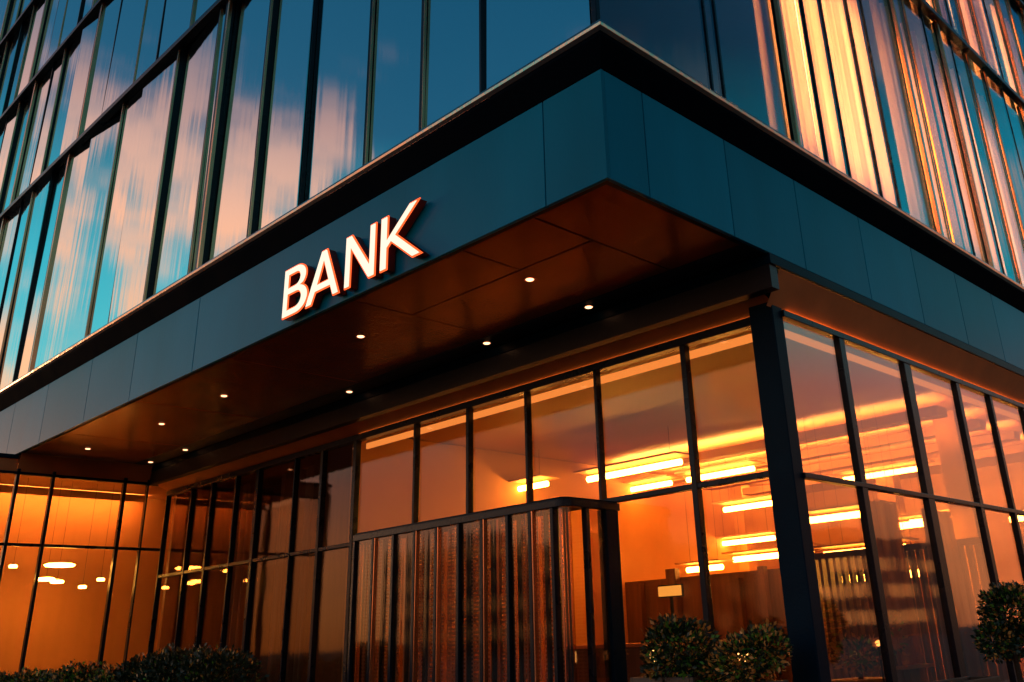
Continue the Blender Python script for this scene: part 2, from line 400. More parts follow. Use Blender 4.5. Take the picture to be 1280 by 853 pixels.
# soffit --------------------------------------------------------------------
sx = [-.03, -.95, -3.70, -6.45, -9.2, -11.9, -14.6]
def soffit(x0, x1, y0, y1, mt=SOFF, z=ZB+.012, nm='soffit_panel'):
    m = MB(); m.box(x0+J*1.6, y0+J*1.6, z, x1-J*1.6, y1-J*1.6, z+.03); m.build(nm, mt, B, bevel=.003)
soffit(-.95, -.045, .045, 2.02)
soffit(-1.92, -.95, .045, .85); soffit(-3.70, -1.92, .045, .85); soffit(-3.70, -.95, .85, 2.02)
for a, b in zip(sx[2:], sx[3:]): soffit(b, a, .045, 2.02)
soffit(-14.6, -.045, 2.02, 2.36, SOFD)  # inner soffit strip: its shade is put into a darker panel
m = MB(); m.box(BX0, .10, ZB+.055, -.10, 6, ZB+.12); m.build('soffit_backing', SEAM, B)
# beam that turns the corner
m = MB(); m.prism([(-14.2, 2.36), (.002, 2.36), (.002, 26), (-.14, 26), (-.14, 2.50), (-14.2, 2.50)], 4.90, ZB-.002)
m.build('beam', NAVY, B, bevel=.006)
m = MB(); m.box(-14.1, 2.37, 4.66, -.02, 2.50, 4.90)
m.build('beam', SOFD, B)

# reveal between beam and glazing head (copper coloured, catches the shop light and the added strips)
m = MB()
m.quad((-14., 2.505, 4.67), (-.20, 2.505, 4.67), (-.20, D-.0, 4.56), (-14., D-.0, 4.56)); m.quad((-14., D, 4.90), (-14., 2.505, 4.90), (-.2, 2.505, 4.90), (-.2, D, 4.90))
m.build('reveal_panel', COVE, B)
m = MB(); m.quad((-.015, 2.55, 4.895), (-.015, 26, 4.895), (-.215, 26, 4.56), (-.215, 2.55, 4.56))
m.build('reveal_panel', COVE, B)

# storefront -----------------------------------------------------------------
SX = -.22
ZTB, ZTR = 2.98, 2.92
ZH = 4.47
col = MB(); col.box(-.47, D-.16, GZ, -.20, D+.03, 4.90); col.build('column', NAVY, B, bevel=.01)
m = MB(); m.box(-.53, D-.06, GZ, -.475, D+.05, 4.895); m.build('column', NAVYM, B, bevel=.008)

def glz(axis, c, a, b, z0, z1, tilt=.25):
    m = MB(); wd = abs(b-a)/2-.01
    if axis == 'x': m.box(-wd, -.006, 0, wd, .006, z1-z0); loc = ((a+b)/2, c, z0)
    else: m.box(-.006, -wd, 0, .006, wd, z1-z0); loc = (c, (a+b)/2, z0)
    o = m.build('storefront_pane', GLOR if (axis == 'y' and c > -1) else GLOW, B, loc=loc, rz=R_(random.uniform(-tilt, tilt)))
    return o
def bar(axis, c, a, b, z0, z1, out=.05, back=.05, nm='mullion', mt=NAVYM):
    """axis x: facade faces -y (out is -y). axis y: facade faces +x"""
    m = MB()
    if axis == 'x': m.box(min(a,b), c-out, z0, max(a,b), c+back, z1)
    else: m.box(c-back, min(a,b), z0, c+out, max(a,b), z1)
    return m.build(nm, mt, B, bevel=.006)
bl = [-.52, -1.41, -2.69, -3.86, -4.97, -6.10, -7.56, -8.46, -9.25, -10.45, -11.2, -12.1, -12.9, -13.95]
wid = [.1, .075, .05, .05, .06, .055, .09, .08, .04, .10, .05, .07, .06, .05]
for x, w_ in zip(bl[1:], wid[1:]): bar('x', D, x-w_/2+.004, x+w_/2-.004, GZ, 4.56, .06, .03)
for a, b in zip(bl, bl[1:]):
    glz('x', D, b, a, GZ+.1, ZTB); glz('x', D, b, a, ZTB+.03, ZH)
bar('x', D, -13.95, -.5, ZTB-.02, ZTB+.035, .05, .04, 'transom_bar')
bar('x', D, -13.95, -.5, ZH, 4.56, .075, .05, 'head_bar')
bar('x', D, -13.95, -.5, GZ, GZ+.11, .06, .05, 'sill')
rl = [D, 3.95, 5.53, 7.0, 8.12, 9.4, 10.7, 12.0, 13.4, 15., 17., 19.5, 22.5, 26]
wid = [.1, .17, .26, .16, .12, .1, .1, .14, .1, .1, .1, .1, .1, .1]
for y, w_ in zip(rl[1:], wid[1:]): bar('y', SX, y-w_*.34, y+w_*.34, GZ, 4.56, .045, .03)
for a, b in zip(rl, rl[1:]):
    glz('y', SX, a, b, GZ+.1, ZTR); glz('y', SX, a, b, ZTR+.03, ZH)
bar('y', SX, D, 26, ZTR-.015, ZTR+.035, .05, .04, 'transom_bar')
bar('y', SX, D, 26, ZH+.02, 4.56, .055, .05, 'head_bar')
bar('y', SX, D, 26, GZ, GZ+.11, .06, .05, 'sill')
# the wing that closes the recess on the left
WZH, WZT = 4.65, 3.47
wl = [2.74, 2.35, 1.92, .66, .08, -.70]
for y, w_ in zip(wl[1:], [.03, .06, .05, .05, .08]): bar('y', WX, y-w_/2, y+w_/2, GZ, 4.75, .05, .05)
for a, b in zip(wl, wl[1:]):
    glz('y', WX, a, b, GZ+.1, WZT); glz('y', WX, a, b, WZT+.03, WZH)
bar('y', WX, -.70, 2.74, WZT-.02, WZT+.03, .04, .04, 'transom_bar')
bar('y', WX, -.70, 2.74, WZH, 4.70, .05, .05, 'head_bar')
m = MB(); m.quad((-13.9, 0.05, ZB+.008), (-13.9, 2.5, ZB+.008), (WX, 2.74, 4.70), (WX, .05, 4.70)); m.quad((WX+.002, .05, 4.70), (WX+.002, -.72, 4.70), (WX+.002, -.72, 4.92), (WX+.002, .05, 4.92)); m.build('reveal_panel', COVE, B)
wf = [-14.0, -15.3, -16.6, -18.2, -20., -22., -25.]
for x in wf[1:]: bar('x', -.68, x-.04, x+.04, GZ, 4.75, .04, .05)
for a, b in zip(wf, wf[1:]): glz('x', -.68, b, a, GZ, WZT); glz('x', -.68, b, a, WZT+.03, 4.75)

# interiors ---------------------------------------------------------------------
ib = lambda nm, a, b, mt: box(nm, a, b, mt, B)
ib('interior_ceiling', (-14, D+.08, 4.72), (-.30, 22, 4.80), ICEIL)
for k in range(4):  # uplights added to give the hall ceiling its glow; trays hide the tubes
    y_ = 8.6+k*1.5
    t_ = empty('added_uplight', (-4.3, y_, 4.5), 'long shallow uplight added to wash the hall ceiling with golden light', 'lamp', 'added uplights under the ceiling of the banking hall')
    mm = MB(); mm.tube([(-3.2,0,0), (3.2,0,0)], .035, 8); mm.build('tube', LUMC, t_)
    mm = MB(); mm.box(-3.25,-.16,-.065,3.25,.12,-.045); mm.box(-3.25,-.16,-.045,3.25,-.14,.075); mm.box(3.23,-.14,-.045,3.25,.12,.075); mm.build('added_tray', ICEIL, t_)
t_ = empty('wall_washer', (-16.55, 1.7, 4.76), 'long lamp under the ceiling washing the back wall of the far left wing', 'lamp')
mm = MB(); mm.tube([(0,-2.2,0), (0,1.6,0)], .04, 8); mm.build('tube', LUMW, t_)
mm = MB(); mm.box(.06,-2.25,-.06,.08,1.65,.09); mm.build('shade', ICEIL, t_)
ib('interior_floor', (-24, .10, GZ-.10), (-.28, 22, GZ+.012), IFLR)
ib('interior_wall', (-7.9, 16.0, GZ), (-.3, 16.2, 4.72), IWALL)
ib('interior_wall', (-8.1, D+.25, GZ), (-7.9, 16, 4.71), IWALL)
ib('interior_wall', (-14, 4.6, GZ), (-8.1, 4.8, 4.72), IWDK)
ib('interior_wall', (-17.2, -.60, GZ), (-17.0, 4.6, 4.86), IWALL)
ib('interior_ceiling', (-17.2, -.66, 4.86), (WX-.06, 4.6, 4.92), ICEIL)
ib('interior_wall', (WX-.0, 2.9, GZ), (WX+.1, 4.6, 4.72), IWDK)
ib('wing_roof', (-25, -.74, 4.925), (WX+.04, .03, 4.99), NAVY)
ib('wing_floor', (-24, -.70, GZ-.02), (WX-.06, .09, GZ+.012), IFLR)
# low walnut wall in the banking hall; fins added for dark reflected streaks
ib('interior_wall', (-7.8, 9.0, GZ), (-3.4, 9.2, 2.55), IWDK)
for k, x in enumerate([-7.4, -6.7, -5.2, -4.75, -4.3, -3.95, -3.6, -3.3]):
    w_ = [.08,.22,.06,.12,.07,.16,.05,.10][k]
    ib('streak_fin', (x, 8.86, GZ), (x+w_, 8.99, [2.5,2.7,2.45,2.6,2.3,2.55,2.4,2.65][k]), IWDK)
for x0, x1, y in [(-8.0,-7.62,13.0),(-4.2,-3.85,12.6),(-1.6,-1.25,9.5)]:
    ib('pillar', (x0, y, GZ), (x1, y+.35, 4.69), IWALL)
nm_ = empty('wall_screen', (-5.95, 8.0, 2.28), 'small glowing amber panel on a stand behind the entrance side pane', 'screen')
m = MB(); m.box(-.24,-.02,-.08,.24,.0,.08); m.build('lit_panel', emit('amber lit panel', (1., .38, .06), 1.1), nm_)
m = MB(); m.box(-.26,.001,-.10,.26,.04,.10); m.box(-.02,.0,GZ-2.28,.02,.04,-.10); m.build('frame', NAVYM, nm_)
fm = MB()  # slats added to stand in for dark streaks reflected in the glass
for i in range(26):
    x = -3.2+i*.11; fm.box(x, 7.2, GZ, x+.045, 7.32, 2.5+.0*i)
fm.box(-3.25, 7.19, 2.5, -.32, 7.33, 2.58)
fin = fm.build('streak_slats', IWDK); tag(fin, 'row of thin dark vertical slats added for reflected streaks inside the corner of the glowing hall', 'streak stand-in')

def tube_light(a, b, label, group='linear lamps glowing inside the storefront', rad=.035, drop=0, mt=TUBE):
    a = Vector(a); b = Vector(b); c = (a+b)/2
    t = empty('linear_lamp', c, label, 'lamp', group)
    m = MB(); m.tube([a-c, b-c], rad, 10); m.build('tube', mt, t, smooth=False)
    m = MB(); h = (b-a).normalized()
    p = [a-c, b-c]
    m.box(min(p[0].x,p[1].x)-.10, min(p[0].y,p[1].y)-.26, rad+.05, max(p[0].x,p[1].x)+.10, max(p[0].y,p[1].y)+.26, rad+.08)
    m.build('added_glow_board', ICEIL, t)  # board added over the tube to catch its light as a halo
    if drop > .1:
        for q in p:
            m = MB(); m.tube([(q.x*.8, q.y*.8, rad+.08), (q.x*.8, q.y*.8, drop)], .003, 6); m.build('suspension_rod', NAVYM, t)
    return t
# (x0, x1, y, z)
LM = [(-8.6,-6.9,9.5,4.33,'long linear lamp highest in the hall, right of the entrance top'),
      (-6.5,-5.0,9.5,4.33,'long linear lamp by the corner column just above the transom'),
      (-6.2,-4.9,10.2,3.78,'short linear lamp below the transom, left of the corner column'),
      (-6.3,-4.6,10.5,2.88,'linear lamp low in the pane left of the corner column'),
      (-6.9,-6.1,9.8,2.72,'stubby linear lamp beside the second mullion from the corner'),
      (-3.15,-1.95,8.0,3.13,'upper linear lamp seen through the right facade'),
      (-2.6,-1.6,9.0,3.0,'second linear lamp from the top through the right facade'),
      (-3.1,-1.8,8.2,2.62,'third linear lamp from the top through the right facade'),
      (-3.1,-1.85,8.6,2.28,'lowest linear lamp seen through the right facade'),
      (-9.0,-7.2,6.4,4.10,'linear lamp over the entrance screen left end'),
      (-6.6,-4.6,6.8,4.12,'linear lamp over the entrance screen right end'),
      (-1.6,-.6,12.0,3.2,'small linear lamp deep in the right facade'),
      (-4.3,-2.7,11.5,4.2,'linear lamp high in the hall behind the corner column'),
      (-3.9,-2.5,13.2,3.5,'far dim linear lamp behind the others in the right facade'),
      (-8.0,-6.6,12.5,3.4,'far linear lamp just right of the entrance jamb')]
for x0, x1, y, z, lb in LM:
    tube_light((x0, y, z), (x1, y, z), lb, drop=4.72-z, rad=.05)
# head strips tucked behind the glazing head
def strip(a, b, label, mt=COVEL):
    m = MB(); m.box(a[0], a[1], a[2], b[0], b[1], b[2]); o = m.build('light_strip', mt); tag(o, label, 'light strip', 'strips of light along the head of the glazing')
strip((-7.5, D+.10, 4.36), (-.56, D+.125, 4.445), 'thin orange strip of light along the glazing head above the entrance')
strip((SX-.13, D+.1, 4.37), (SX-.105, 15, 4.445), 'thin orange strip of light along the glazing head of the right facade')
strip((WX-.5, .1, 4.78), (WX-.42, 2.7, 4.82), 'strip of light at the ceiling of the far left wing')
strip((-7.5, D-.03, 4.561), (-.52, D-.012, 4.571), 'added strip of light on the head bar above the entrance, lighting the copper reveal', COVEO)  # both head-bar strips are added out of sight to light the reveal
strip((SX+.012, D+.1, 4.561), (SX+.03, 20, 4.571), 'added strip of light on the head bar of the right facade, lighting its reveal', COVEO)
# discs in the left wing
disc_p = [(.70,3.24,.05,'disc lamp nearest the left edge, upper one'),(1.5,3.28,.34,'widest disc lamp in the left wing'),(1.30,3.02,.2,'disc lamp under the widest one in the left wing'),
          (1.5,2.98,.15,'lower middle disc lamp in the left wing'),(1.97,2.89,.09,'lowest disc lamp in the left wing'),(2.29,3.03,.09,'disc lamp nearest the inner corner of the left wing'),(.2,3.05,.1,'small disc lamp by the leftmost mullion')]
for y, z, r, lb in disc_p:
    r = max(r, .09)*.8
    t = empty('pendant_lamp', (-15.5, y, z), lb, 'lamp', 'pendant disc lamps in the left wing')
    m = MB(); m.tube([(0,0,-.02), (0,0,.01), (0,0,.03)], [r*.9, r, r*.8], 20); m.build('diffuser', TUBE, t, smooth=False)
    m = MB(); m.tube([(0,0,.032), (0,0,.06)], [r*.85, r*.3], 20); m.build('cap', NAVYM, t)
    m = MB(); m.tube([(0,0,.06), (0,0,4.86-z)], .003, 6); m.build('cord', NAVYM, t)

# curtains ----------------------------------------------------------------------
def curtain(axis, c, a, b, z0, z1, mt, label, group, per=.16, amp=.05, name='curtain'):
    n = max(8, int(abs(b-a)/per*8)); m = MB(); ph = random.uniform(0, 6)
    P = []
    uu = 0
    for i in range(n+1):
        t = a+(b-a)*i/n
        o = amp*math.sin(2*math.pi*(t/per)+ph+1.2*math.sin(t*3.1+ph)) + amp*.5*math.sin(t*17+ph)
        P.append((t, o))
    for (t0, o0), (t1, o1) in zip(P, P[1:]):
        for k in range(4):
            za = z0+(z1-z0)*k/4; zb = z0+(z1-z0)*(k+1)/4
            f0 = 1.15-.35*k/4; f1 = 1.15-.35*(k+1)/4
            if axis == 'x': q = [(t0, c+o0*f0, za), (t1, c+o1*f0, za), (t1, c+o1*f1, zb), (t0, c+o0*f1, zb)]
            else: q = [(c+o0*f0, t0, za), (c+o1*f0, t1, za), (c+o1*f1, t1, zb), (c+o0*f1, t0, zb)]
            m.quad(*q)
    o = m.build(name, mt, smooth=False); tag(o, label, 'curtain', group)
    return o
CG = 'curtains behind the curtain wall'
cz = [(3.56,4.62,'broad glowing curtain nearest the corner on the right facade'),(4.70,5.46,'second glowing curtain from the corner on the right facade'),
      (5.54,6.55,'third glowing curtain from the corner, paler and brighter'),(7.3,8.05,'narrow glowing curtain after the blue gap'),(8.4,8.95,'slim curtain on lower right storey beside a bronze strip'),
      (9.2,10.1,'slim pale curtain near the right picture edge'),(10.3,10.75,'curtain at the right edge of the lower curtain wall storey'),(11.6,12.4,'curtain beyond the right edge mullion')]
for a, b, lb in cz: curtain('y', -.42, a, b, ZU+.05, 11.02, CURT, lb, CG)
for a, b, lb in [(8.4,9.3,'curtain just above the steel band, nearest the picture top'),(10.,11.2,'second curtain above the steel band'),(11.9,13.6,'wide pale curtain above the steel band at top right'),(14.2,16.2,'curtain above the steel band at the far right')]:
    curtain('y', -.42, a, b, 11.25, 14.5, CURT, lb, CG)
for a, b, lb in [(-6.9,-6.3,'thin brown curtain left of the sign on the left facade'),(-8.4,-8.0,'narrow brown curtain over the long fascia panel'),(-14.2,-13.4,'brown curtain far along the left facade'),(-17.9,-17.,'brown curtain at the left picture edge')]:
    curtain('x', .42, a, b, ZU+.05, 11.02, SHEER, lb, CG)
for a, b, lb in [(-14.6,-13.9,'brown curtain on the second storey of the left facade'),(-18.7,-17.6,'wider brown curtain on the second storey at left')]:
    curtain('x', .42, a, b, 11.25, 14.5, SHEER, lb, CG)
# panels added out of sight to backlight the upper curtains
for (x, y, z, s_, lb) in [(-.78, 5.75, 8.7, 1.42, 'wide added panel backlighting the three broad curtains'), (-.78, 8.6, 8.7, .22, 'added panel backlighting the narrow curtain after the blue gap'),
        (-.78, 9.75, 8.7, .2, 'added panel backlighting the slim curtain beside a bronze strip'), (-.78, 10.75, 8.7, .34, 'added panel backlighting the slim pale curtain near the right edge'), (-.78, 11.75, 8.7, .17, 'added panel backlighting the edge curtain of the lower storey'),
        (-.78, 9.95, 12.8, .42, 'upper storey added backlight panel nearest the picture top'), (-.78, 11.9, 12.8, .5, 'upper storey added panel backlighting the second curtain'), (-.78, 14.2, 12.8, .8, 'upper storey added panel backlighting the wide pale curtain')]:
    t = empty('lamp', (x, y, z), lb, 'lamp', 'added backlights for the upper curtains')
    m = MB(); m.box(-.04, -s_, -1.6, .04, s_, 1.6); m.build('added_backlight_panel', UPL, t, bevel=.02)
    m = MB(); m.box(-.10, -s_-.02, -1.64, -.042, s_+.02, 1.64); m.build('added_back_plate', NAVYM, t)
    m = MB(); m.box(-.09, -.03, -z+(ZU+.0 if z < 11 else 11.22), -.05, .03, -1.64); m.build('stand', NAVYM, t)

# curtains inside the storefront
SG = 'sheers inside the storefront'
curtain('x', D+.35, -10.4, -9.3, GZ+.05, 4.4, SHEER, 'brown sheer beside the dark pier left of the entrance', SG)
curtain('x', D+.35, -12.0, -11.3, GZ+.05, 4.4, SHEER, 'brown sheer near the inner corner of the recess', SG)
curtain('y', SX-.35, D+.35, D+.62, GZ+.05, 4.4, SHEER, 'narrow sheer right behind the corner column', SG)
curtain('y', SX-.40, 4.9, 5.5, GZ+.05, 2.9, SHEER, 'sheer in the second bay of the right facade', SG)
curtain('y', SX-.40, 6.2, 7.0, GZ+.05, 2.9, SHEER, 'sheer in the third bay of the right facade', SG)

# roller blinds in the upper lights
def blind(axis, c, a, b, z0, label):
    m = MB()
    if axis == 'x': m.box(a, c-.004, z0, b, c+.004, 4.38)
    else: m.box(c-.004, a, z0, c+.004, b, 4.38)
    o = m.build('roller_blind', SHEER); tag(o, label, 'blind', 'roller blinds in the upper lights')
names_ = ['over the right end of the entrance', 'over the middle of the entrance', 'over the left half of the entrance', 'left of the entrance middle', 'at the left end of the entrance']

# entrance screen -----------------------------------------------------------------
E = empty('entrance_screen', (-4.3, 1.9, GZ), 'projecting entrance box of dark posts and pleated bronze mesh with rounded corner', 'entrance')
ex, ey = -4.3, 1.9
EZ = 2.86
def eb(nm, mb, mt, parent=None, bevel=.005, smooth=False):
    mb.v = [(x-ex, y-ey, z-GZ) for x, y, z in mb.v]
    return mb.build(nm, mt, parent or E, bevel=bevel, smooth=smooth)
XR, XL, YF = -2.45, -6.20, 1.90
rr = .10
def path(off=0):
    pts = [(XL, YF+off)]
    for i in range(9):
        t = -math.pi/2 + math.pi/2*i/8
        pts.append((XR-rr+(rr-off)*math.cos(t), YF+rr+(rr-off)*math.sin(t)))
    pts.append((XR-off, D-.06)); return pts
o1, o2 = path(-.035), path(.06)
m = MB(); m.prism(o1+o2[::-1], EZ, EZ+.075); eb('top_rail', m, NAVYM)
m = MB(); m.prism(path(.0)+[(XL, D-.06)], EZ+.076, EZ+.10); eb('canopy_roof', m, NAVY)
m = MB(); m.prism(o1+o2[::-1], GZ, GZ+.08); eb('bottom_rail', m, NAVYM)
posts = [-2.62, -2.95, -3.30, -3.72, -4.12, -4.52, -4.93, -5.35, -5.77, -6.18]
for i, x in enumerate(posts):
    m = MB(); m.box(x-.022, YF-.03, GZ+.08, x+.022, YF+.055, EZ); p_ = eb('post', m, NAVYM)
    if i in (1, 3, 5, 6, 8):
        m = MB(); m.box(x+.0225, YF-.022, GZ+.08, x+.042, YF+.03, EZ); m.v = [(a-ex, b-ey, c-GZ) for a, b, c in m.v]; m.build('trim_strip', BRZ, p_)
m = MB(); m.box(XR-.10, 2.50, GZ+.08, XR+.03, D-.09, EZ); eb('jamb', m, NAVY)
m = MB(); m.box(XR-.05, 2.20, GZ+.08, XR+.02, 2.25, EZ); eb('post', m, NAVYM)
for a, b in zip(posts, posts[1:]):
    m = MB(); m.box(b+.024, YF+.005, GZ+.09, a-.024, YF+.015, EZ-.005); eb('glass_panel', m, GDOOR, bevel=0)
# rounded corner pane and side pane
a_, b_ = path(.008)[1:-1], path(.018)[1:-1]
m = MB(); m.prism(a_+b_[::-1], GZ+.09, EZ-.005); eb('curved_pane', m, GDOOR, bevel=0)
m = MB(); m.box(XR-.018, 2.26, GZ+.09, XR-.008, 2.49, EZ-.005); eb('glass_panel', m, GDOOR, bevel=0)
# pleated mesh behind the glass, with UVs in metres
def pleats(x0, x1, y, nm='mesh_panel'):
    vs, fs, uv = [], [], []
    x = x1; u = 0; pts = [(x1, y, 0)]
    while x > x0:
        st = random.uniform(.018, .06); yy = y+random.uniform(-.045, .045)
        x -= st; u += math.hypot(st, yy-pts[-1][1]); pts.append((max(x, x0), yy, u))
    for p in pts: vs += [(p[0]-ex, p[1]-ey, .09), (p[0]-ex, p[1]-ey, EZ-GZ-.02)]
    me = bpy.data.meshes.new(nm)
    fs = [(2*i, 2*i+2, 2*i+3, 2*i+1) for i in range(len(pts)-1)]
    me.from_pydata(vs, [], fs); ul = me.uv_layers.new(name='UVMap')
    for i, pl_ in enumerate(me.polygons):
        for li, vi in zip(pl_.loop_indices, pl_.vertices):
            ul.data[li].uv = (pts[vi//2][2], vs[vi][2])
    me.materials.append(MESHM); me.update()
    o = bpy.data.objects.new(nm, me); COL.objects.link(o); o.parent = E
for a, b in zip(posts, posts[1:]):
    pleats(b+.03, a-.03, YF+.13)
    for k in range(3):
        xx = random.uniform(b+.05, a-.08); w_ = random.choice([.012, .02, .035, .05])
        m = MB(); m.box(xx, YF+.045, GZ+.09, xx+w_, YF+.07, EZ-.01); eb('slat', m, random.choice([NAVYM, NAVYM, NAVYM, BRZ, SOFD]), bevel=.003)
for k in range(5):
    t_ = -math.pi/2*(1-(k+.6)/5.4)
    cx_, cy_ = XR-.03-.045*(4-k), YF+.06
    m = MB(); m.tube([(cx_, cy_, GZ+.09), (cx_, cy_, EZ-.01)], .011, 8); eb('slat', m, [NAVYM, NAVYM, BRZ, NAVYM, NAVYM][k], bevel=0)
vs = None
m = MB()

# ------------------------------------------------------------------ BANK sign
SG_ = empty('bank_sign', (-3.45, -.06, 5.06), 'white lit capital letters spelling BANK with red glowing edges on the teal fascia', 'sign')
tag(SG_)
def ring(pts): return pts
def arc(cx, cz, rx, rz, a0, a1, n=14):
    return [(cx+rx*math.cos(R_(a0+(a1-a0)*i/n)), cz+rz*math.sin(R_(a0+(a1-a0)*i/n))) for i in range(n+1)]
H = .57; T = .066
def gB():
    out_ = [(0,0),(.20,0)] + arc(.215,.163,.185,.163,-90,72,14)[1:] + arc(.205,.43,.155,.14,-45,90,12) + [(0,H)]
    h1 = [(T,T*.8),(T,.255)] + [(.21,.255)] + arc(.215,.163,.095,.092,90,-90,10)[1:]
    h1 = [(T,.072),(T,.262)] + arc(.205,.167,.10,.095,90,-90,10)
    h2 = [(T,.335),(T,.498)] + arc(.19,.4165,.085,.0815,90,-90,10)
    return [out_, h1, h2]
def gA():
    return [[(0,0),(.240,H),(.320,H),(.55,0),(.462,0),(.411,.128),(.147,.128),(.088,0)], [(.178,.20),(.380,.20),(.279,.465)]]
def gN():
    return [[(0,0),(0,H),(.085,H),(.382,.14),(.382,H),(.455,H),(.455,0),(.372,0),(.073,.435),(.073,0)]]
def gK():
    return [[(0,0),(0,H),(.075,H),(.075,.30),(.36,H+.01),(.455,H+.01),(.185,.325),(.50,.0),(.40,0),(.128,.275),(.075,.225),(.075,0)]]
def glyph(name, loops, ox, ext, off, yc, mt, parent, wx=1.0):
    cu = bpy.data.curves.new(name, 'CURVE'); cu.dimensions = '2D'; cu.fill_mode = 'BOTH'
    for lp in loops:
        s_ = cu.splines.new('POLY'); s_.points.add(len(lp)-1)
        for p, (x, z) in zip(s_.points, lp): p.co = (x*wx, z, 0, 1)
        s_.use_cyclic_u = True
    cu.extrude = ext; cu.offset = off
    t = bpy.data.objects.new('tmp', cu); COL.objects.link(t)
    dg = bpy.context.evaluated_depsgraph_get(); me = bpy.data.meshes.new_from_object(t.evaluated_get(dg))
    bpy.data.objects.remove(t)
    me.materials.clear(); me.materials.append(mt)
    o = bpy.data.objects.new(name, me); COL.objects.link(o); o.parent = parent
    o.rotation_euler = (math.pi/2, 0, 0); o.location = (ox, yc, 0)
    return o
x0s = [(-4.80+3.45, gB(), 1.25), (-4.31+3.45, gA(), 1.15), (-3.56+3.45, gN(), 1.15), (-2.93+3.45, gK(), 1.30)]
for ox, lp, wx in x0s:
    body = glyph('letter', lp, ox, .045, .006, 0, LETS, SG_, wx)
    c1 = glyph('lit_rim', lp, 0, .006, .011, 0, LETR, body, wx); c1.rotation_euler = (0,0,0); c1.location = (0, 0, .052)
    c2 = glyph('lit_face', lp, 0, .005, -.005, 0, LETF, body, wx); c2.rotation_euler = (0,0,0); c2.location = (0, 0, .063)

# ------------------------------------------------------------------ downlights
dl = [(-2.05,1.1,'front-row soffit downlight nearest the building corner'),(-4.69,.85,'front-row soffit downlight below the letters BA'),(-8.2,.92,'front-row soffit downlight under the left end of the long fascia panel'),
      (-10.4,.99,'fourth soffit downlight of the front row from the corner'),(-12.97,.82,'front-row soffit downlight farthest left'),
      (-2.24,2.19,'back-row soffit downlight nearest the corner'),(-3.96,2.19,'back-row soffit downlight second from the corner'),(-6.95,2.19,'back-row soffit downlight in the middle'),
      (-12.15,2.19,'back-row soffit downlight second from the left end'),(-13.6,2.19,'back-row soffit downlight at the inner left corner')]
proto = None
for x, y, lb in dl:
    if proto is None:
        t = empty('downlight', (x, y, ZB+.012), lb, 'downlight', 'downlights recessed in the entrance soffit')
        m = MB()
        n = 24
        for k in range(n):
            a0, a1 = 2*math.pi*k/n, 2*math.pi*(k+1)/n
            f = lambda r, a, z: (r*math.cos(a), r*math.sin(a), z)
            m.quad(f(.045,a0,-.004), f(.066,a0,-.004), f(.066,a1,-.004), f(.045,a1,-.004))
            m.quad(f(.066,a0,-.004), f(.066,a0,.0), f(.066,a1,.0), f(.066,a1,-.004))
        m.build('trim_ring', BRZ, t)
        m = MB(); m.tube([(0,0,-.010), (0,0,-.002)], [.036, .044], 20); m.build('lens', DOWN, t)
        proto = t
    else:
        c = copy_tree(proto); c.location = (x, y, ZB+.012); c['label'] = lb

# ------------------------------------------------------------------ plants
def leaves(m, c, rx, ry, rz, n, size, gold=.1, bright=.15, shell=.45):
    for _ in range(n):
        v = Vector((random.gauss(0,1), random.gauss(0,1), random.gauss(0,1))).normalized()
        bmp = 1+.16*math.sin(v.x*7+c[0]*5)*math.sin(v.z*6+v.y*5+c[1])
        r = (shell+(1-shell)*random.random()**.6)*bmp
        p = Vector((c[0]+v.x*rx*r, c[1]+v.y*ry*r, c[2]+v.z*rz*r))
        d = (v+Vector((random.uniform(-.9,.9), random.uniform(-.9,.9), random.uniform(-.3,.9)))).normalized()
        u = d.orthogonal().normalized()
        u = (Matrix.Rotation(random.uniform(0, 6.3), 3, d) @ u)
        w_ = d.cross(u); s_ = size*random.uniform(.6, 1.3)
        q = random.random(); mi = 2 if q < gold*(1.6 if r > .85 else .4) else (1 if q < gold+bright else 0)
        b = len(m.v)
        m.v += [tuple(p), tuple(p+d*s_*.5+u*s_*.28), tuple(p+d*s_), tuple(p+d*s_*.5-u*s_*.28+w_*s_*.06)]
        m.f.append((b, b+1, b+2, b+3)); m.m.append(mi)
LM3 = [LEAFD, LEAFG, LEAFO]  # bright and golden leaves also put warm light into the colour
def bush(name, loc, blobs, n, size, label, cat, group=None, gold=.12, bright=.15, stems=True):
    t = empty(name, loc, label, cat, group)
    m = MB()
    tot = sum(b[3]*b[4]*b[5] for b in blobs)
    for b in blobs: leaves(m, b[:3], b[3], b[4], b[5], int(n*b[3]*b[4]*b[5]/tot), size, gold, bright)
    m.build('foliage', LM3, t)
    if stems:
        m = MB()
        for b in blobs:
            for k in range(3):
                m.tube([(b[0]*.3+random.uniform(-.03,.03), b[1]*.3, 0), (b[0]*.8, b[1]*.8, b[2]*.6), (b[0]+random.uniform(-.1,.1)*b[3], b[1], b[2]+b[5]*random.uniform(0,.6))], [.014,.010,.004], 6)
        m.build('stem', BARK, t)
    return t
def planter(x, y, wd, dp, h, label):
    t = empty('planter', (x, y, GZ), label, 'planter')
    m = MB(); z1 = h
    m.box(-wd, -dp, 0, -wd+.04, dp, z1); m.box(wd-.04, -dp, 0, wd, dp, z1); m.box(-wd+.04, -dp, 0, wd-.04, -dp+.04, z1); m.box(-wd+.04, dp-.04, 0, wd-.04, dp, z1)
    m.build('box', PLNT, t, bevel=.008)
    m = MB(); m.box(-wd+.04, -dp+.04, .05, wd-.04, dp-.04, z1-.05); m.build('soil', BARK, t)
planter(-1.42, 2.15, .36, .17, .80, 'dark square planter under the round shrub beside the entrance')
planter(-.62, 2.15, .30, .17, .76, 'dark planter under the low olive shrub by the corner column')
